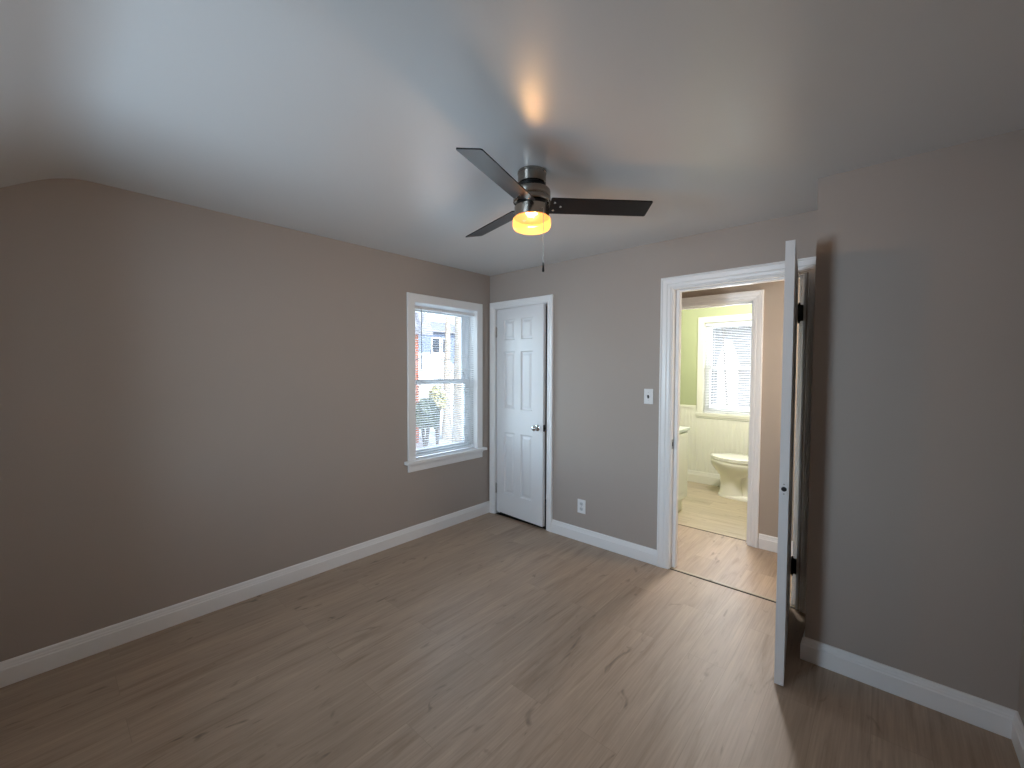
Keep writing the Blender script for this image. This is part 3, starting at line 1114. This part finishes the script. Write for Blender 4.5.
# ------------------------------------------------------------------ vanity
van = empty('vanity_cabinet', (1.22, 1.185, 0), 'cream vanity cabinet at the left of the bathroom doorway', 'cabinet')
VX, VY0, VY1 = 1.492, YH1 + 0.002, 1.395
bm = new()
add_box(bm, (XV + 0.001, VY0, 0.145), (VX, VY1, 0.845), 0.002)
add_box(bm, (XV + 0.001, VY0, 0.0), (VX - 0.045, VY1 - 0.008, 0.146))
obj('body', bm, M_VAN, van)
leaf = leaf_bm(0.37, 0.66, 0.016, [(0.03, 0.34)], [(0.03, 0.63)], 0.0015)
o = obj('door', leaf, M_VAN, van)
for v in o.data.vertices:
    v.co = Vector((VX + v.co.y, VY0 + 0.022 + v.co.x, 0.165 + v.co.z)) - van.location
o.data.flip_normals()
o.matrix_parent_inverse = Matrix.Identity(4)
bm = new()
add_box(bm, (XV + 0.001, VY0, 0.8455), (VX + 0.024, VY1 + 0.008, 0.872), 0.003)
tag(obj('vanity_countertop', bm, M_VTOP), 'pale countertop resting on the vanity cabinet', 'countertop')

# ------------------------------------------------------------------ outdoors
M_SNOW = mat('pale_ground', (0.62, 0.60, 0.55), 0.9, var=0.22, scale=1.1)
bm = new()
add_box(bm, (-45, -35, -0.95), (-TL - 0.02, 45, -0.70))
add_box(bm, (-TL - 0.02, YW + 0.18, -0.95), (45, 45, -0.70))
struct('ground', bm, M_SNOW, 'pale sunlit yard outside the windows', 'ground')

M_BRICKR = brick_mat('red_brick', (0.50, 0.16, 0.09), (0.40, 0.12, 0.07), (0.5, 0.42, 0.36), 0.22, 0.075)
M_SIDE_B = brick_mat('blue_grey_siding', (0.17, 0.21, 0.31), (0.16, 0.20, 0.30), (0.09, 0.11, 0.17), 6.0, 0.14)
M_SIDE_W = brick_mat('white_siding', (0.80, 0.80, 0.78), (0.78, 0.78, 0.76), (0.55, 0.55, 0.55), 6.0, 0.14)
M_SIDE_G = brick_mat('grey_shingle', (0.20, 0.205, 0.215), (0.14, 0.145, 0.155), (0.07, 0.072, 0.076), 0.3, 0.12)
M_ROOF = mat('grey_roof', (0.24, 0.24, 0.26), 0.9, var=0.25, scale=6)
M_BARK = mat('pale_bark', (0.33, 0.295, 0.25), 0.9, var=0.40, scale=9, bump=0.8, bscale=20)
M_TWIG = mat('dark_bark', (0.10, 0.085, 0.075), 0.9, var=0.3, scale=8)
M_LEAF = mat('evergreen_leaf', (0.14, 0.17, 0.13), 0.7, var=0.5, scale=5)
M_LEAFY = mat('yellowed_leaf', (0.48, 0.46, 0.28), 0.7, var=0.4, scale=5)
M_WIN = mat('dark_window', (0.05, 0.06, 0.08), 0.1, var=0.05)


def house(name, label, x0, x1, y0, y1, z0, ze, zr, ridge, wall_m, roof_m, windows=(), ov=0.3):
    r = empty(name, ((x0 + x1) / 2, (y0 + y1) / 2, z0), label, 'house')
    bm = new()
    if ridge == 'x':     # ridge along x, gables face +-x
        pr = [(y0, z0), (y1, z0), (y1, ze), ((y0 + y1) / 2, zr), (y0, ze)]
        add_rings(bm, [[Vector((x, a, b)) for a, b in pr] for x in (x0, x1)])
    else:
        pr = [(x0, z0), (x1, z0), (x1, ze), ((x0 + x1) / 2, zr), (x0, ze)]
        add_rings(bm, [[Vector((a, y, b)) for a, b in pr] for y in (y0, y1)])
    obj('wall', bm, wall_m, r)
    bm = new()
    for sg in (-1, 1):
        if ridge == 'x':
            mid, half = (y0 + y1) / 2, (y1 - y0) / 2
            sl = (zr - ze) / half
            e_ = mid + sg * (half + ov)
            pr = [(mid, zr + 0.01), (e_, ze - ov * sl + 0.01), (e_, ze - ov * sl + 0.13), (mid, zr + 0.15)]
            add_rings(bm, [[Vector((x, a, b)) for a, b in pr] for x in (x0 - ov, x1 + ov)])
        else:
            mid, half = (x0 + x1) / 2, (x1 - x0) / 2
            sl = (zr - ze) / half
            e_ = mid + sg * (half + ov)
            pr = [(mid, zr + 0.01), (e_, ze - ov * sl + 0.01), (e_, ze - ov * sl + 0.13), (mid, zr + 0.15)]
            add_rings(bm, [[Vector((a, y, b)) for a, b in pr] for y in (y0 - ov, y1 + ov)])
    obj('roof', bm, roof_m, r)
    for face, a, zc, w_, h_ in windows:
        bm = new()
        fr = new()
        if face == '+x':
            add_box(fr, (x1, a - w_ / 2 - 0.08, zc - h_ / 2 - 0.08), (x1 + 0.05, a + w_ / 2 + 0.08, zc + h_ / 2 + 0.08))
            add_box(bm, (x1 + 0.045, a - w_ / 2, zc - h_ / 2), (x1 + 0.06, a + w_ / 2, zc + h_ / 2))
        else:
            add_box(fr, (a - w_ / 2 - 0.08, y0 - 0.05, zc - h_ / 2 - 0.08), (a + w_ / 2 + 0.08, y0, zc + h_ / 2 + 0.08))
            add_box(bm, (a - w_ / 2, y0 - 0.06, zc - h_ / 2), (a + w_ / 2, y0 - 0.045, zc + h_ / 2))
        f_ = obj('window', fr, M_SIDE_W, r)
        obj('pane', bm, M_WIN, f_)
    return r


# seen through the gable window
house('brick_house', 'red brick house at the left edge of the gable window view', -8.6, -7.2, 0.6, 4.34, -0.72, 2.9, 4.0, 'y', M_BRICKR, M_ROOF)
house('siding_house', 'tall blue-grey house seen high through the gable window', -27.0, -20.0, 13.6, 19.0, -0.72, 4.0, 5.0, 'y', M_SIDE_B, M_ROOF,
      [('+x', 15.0, 2.9, 0.6, 1.2), ('+x', 15.9, 2.9, 0.6, 1.2)])
house('white_garage', 'low white gabled garage in front of the blue-grey house', -15.0, -11.0, 7.0, 9.2, -0.72, 0.95, 2.0, 'x', M_SIDE_W, M_SIDE_W)
# seen through the bathroom window
house('shingle_house', 'grey shingled house filling the bathroom window view', -16.0, 3.0, 24.0, 31.0, -0.72, 4.6, 9.5, 'x', M_SIDE_G, M_SIDE_G,
      [('-y', -6.3, 2.4, 1.1, 1.5)])
house('white_shed', 'small white gabled shed in front of the grey shingled house', -3.83, -3.13, 21.5, 22.8, -0.72, 1.75, 2.95, 'y', M_SIDE_W, M_SIDE_W, ov=0.06)



def tree(name, label, x, y, z, h, r, seed, material, lean=0.0, limbs=9, start=0.35, cat='tree'):
    rnd = random.Random(seed)
    root = empty(name, (x, y, z), label, cat)
    bm = new()
    pts, rads = [], []
    for i in range(9):
        t = i / 8
        pts.append((x + lean * t + rnd.uniform(-1, 1) * r * 0.3 * t, y + rnd.uniform(-1, 1) * r * 0.3 * t, z + h * t))
        rads.append(r * (1.35 if i == 0 else 1.0 - 0.72 * t))
    add_tube(bm, pts, rads, 16)
    obj('trunk', bm, material, root, True)
    for k in range(limbs):
        t = start + (1 - start) * (k + 0.5) / limbs
        base = Vector(pts[0]).lerp(Vector(pts[-1]), t)
        a = rnd.uniform(0, 2 * math.pi)
        L = h * rnd.uniform(0.18, 0.34)
        d = Vector((math.cos(a), math.sin(a), rnd.uniform(0.25, 0.9))).normalized()
        bm = new()
        p = [base]
        for q in range(5):
            d = (d + Vector((rnd.uniform(-.3, .3), rnd.uniform(-.3, .3), rnd.uniform(-.15, .3)))).normalized()
            p.append(p[-1] + d * L / 5)
        r0 = r * 0.38 * (1 - t * 0.5)
        add_tube(bm, p, [r0 * (1 - 0.16 * q) for q in range(6)], 8)
        for q in range(2, 6):
            for _ in range(2):
                e_ = (d + Vector((rnd.uniform(-1, 1), rnd.uniform(-1, 1), rnd.uniform(-.6, .8)))).normalized()
                l2 = L * rnd.uniform(0.2, 0.4)
                add_tube(bm, [p[q], p[q] + e_ * l2 * 0.5 + Vector((0, 0, rnd.uniform(-.05, .05))), p[q] + e_ * l2], [r0 * 0.35, r0 * 0.25, r0 * 0.1], 6)
        obj('branch', bm, material, root, True)
    return root


tree('yard_tree', 'thick pale-barked tree trunk in the gable window view', -4.0, 3.08, -0.72, 7.5, 0.15, 3, M_BARK, 0.1, 6, 0.62)
tree('yard_tree', 'slim grey tree behind the thick pale-barked trunk', -7.0, 5.22, -0.72, 6.5, 0.13, 8, M_BARK, 0.1, 6, 0.55)
tree('yard_tree', 'small dark bare tree at the upper left of the gable window', -3.2, 0.75, -0.72, 4.6, 0.05, 5, M_TWIG, 0.15, 12, 0.40)
tree('yard_tree', 'bare dark tree outside the bathroom window', 0.35, 7.6, -0.72, 4.4, 0.035, 12, M_TWIG, -0.30, 20, 0.25)


def shrub(name, label, c, rad, n, seed, m1, stems=6):
    rnd = random.Random(seed)
    root = empty(name, (c[0], c[1], -0.72), label, 'shrub')
    bm = new()
    for _ in range(n):
        a, b = rnd.uniform(0, 2 * math.pi), math.acos(rnd.uniform(-0.6, 1))
        q = rnd.uniform(0.55, 1.0)
        p = Vector((c[0] + rad[0] * q * math.sin(b) * math.cos(a), c[1] + rad[1] * q * math.sin(b) * math.sin(a), c[2] + rad[2] * q * math.cos(b)))
        u = Vector((rnd.uniform(-1, 1), rnd.uniform(-1, 1), rnd.uniform(-1, 1))).normalized()
        w_ = u.orthogonal().normalized()
        l = rnd.uniform(0.05, 0.09)
        bm.faces.new([bm.verts.new(p - u * l), bm.verts.new(p + w_ * l * 0.4), bm.verts.new(p + u * l), bm.verts.new(p - w_ * l * 0.4)])
    obj('foliage', bm, m1, root)
    bm = new()
    for k in range(stems):
        a = 2 * math.pi * k / stems
        add_tube(bm, [(c[0], c[1], -0.72), (c[0] + rad[0] * 0.4 * math.cos(a), c[1] + rad[1] * 0.4 * math.sin(a), c[2])], [0.03, 0.012], 6)
    obj('stem', bm, M_TWIG, root)
    return root


shrub('shrub', 'dark rounded evergreen bush low in the gable window', (-5.6, 3.38, 0.25), (0.32, 0.34, 0.48), 1100, 4, M_LEAF)
shrub('shrub', 'yellowish loose bush beside the dark bush in the gable window', (-6.1, 4.15, 0.62), (0.25, 0.24, 0.40), 420, 6, M_LEAFY)
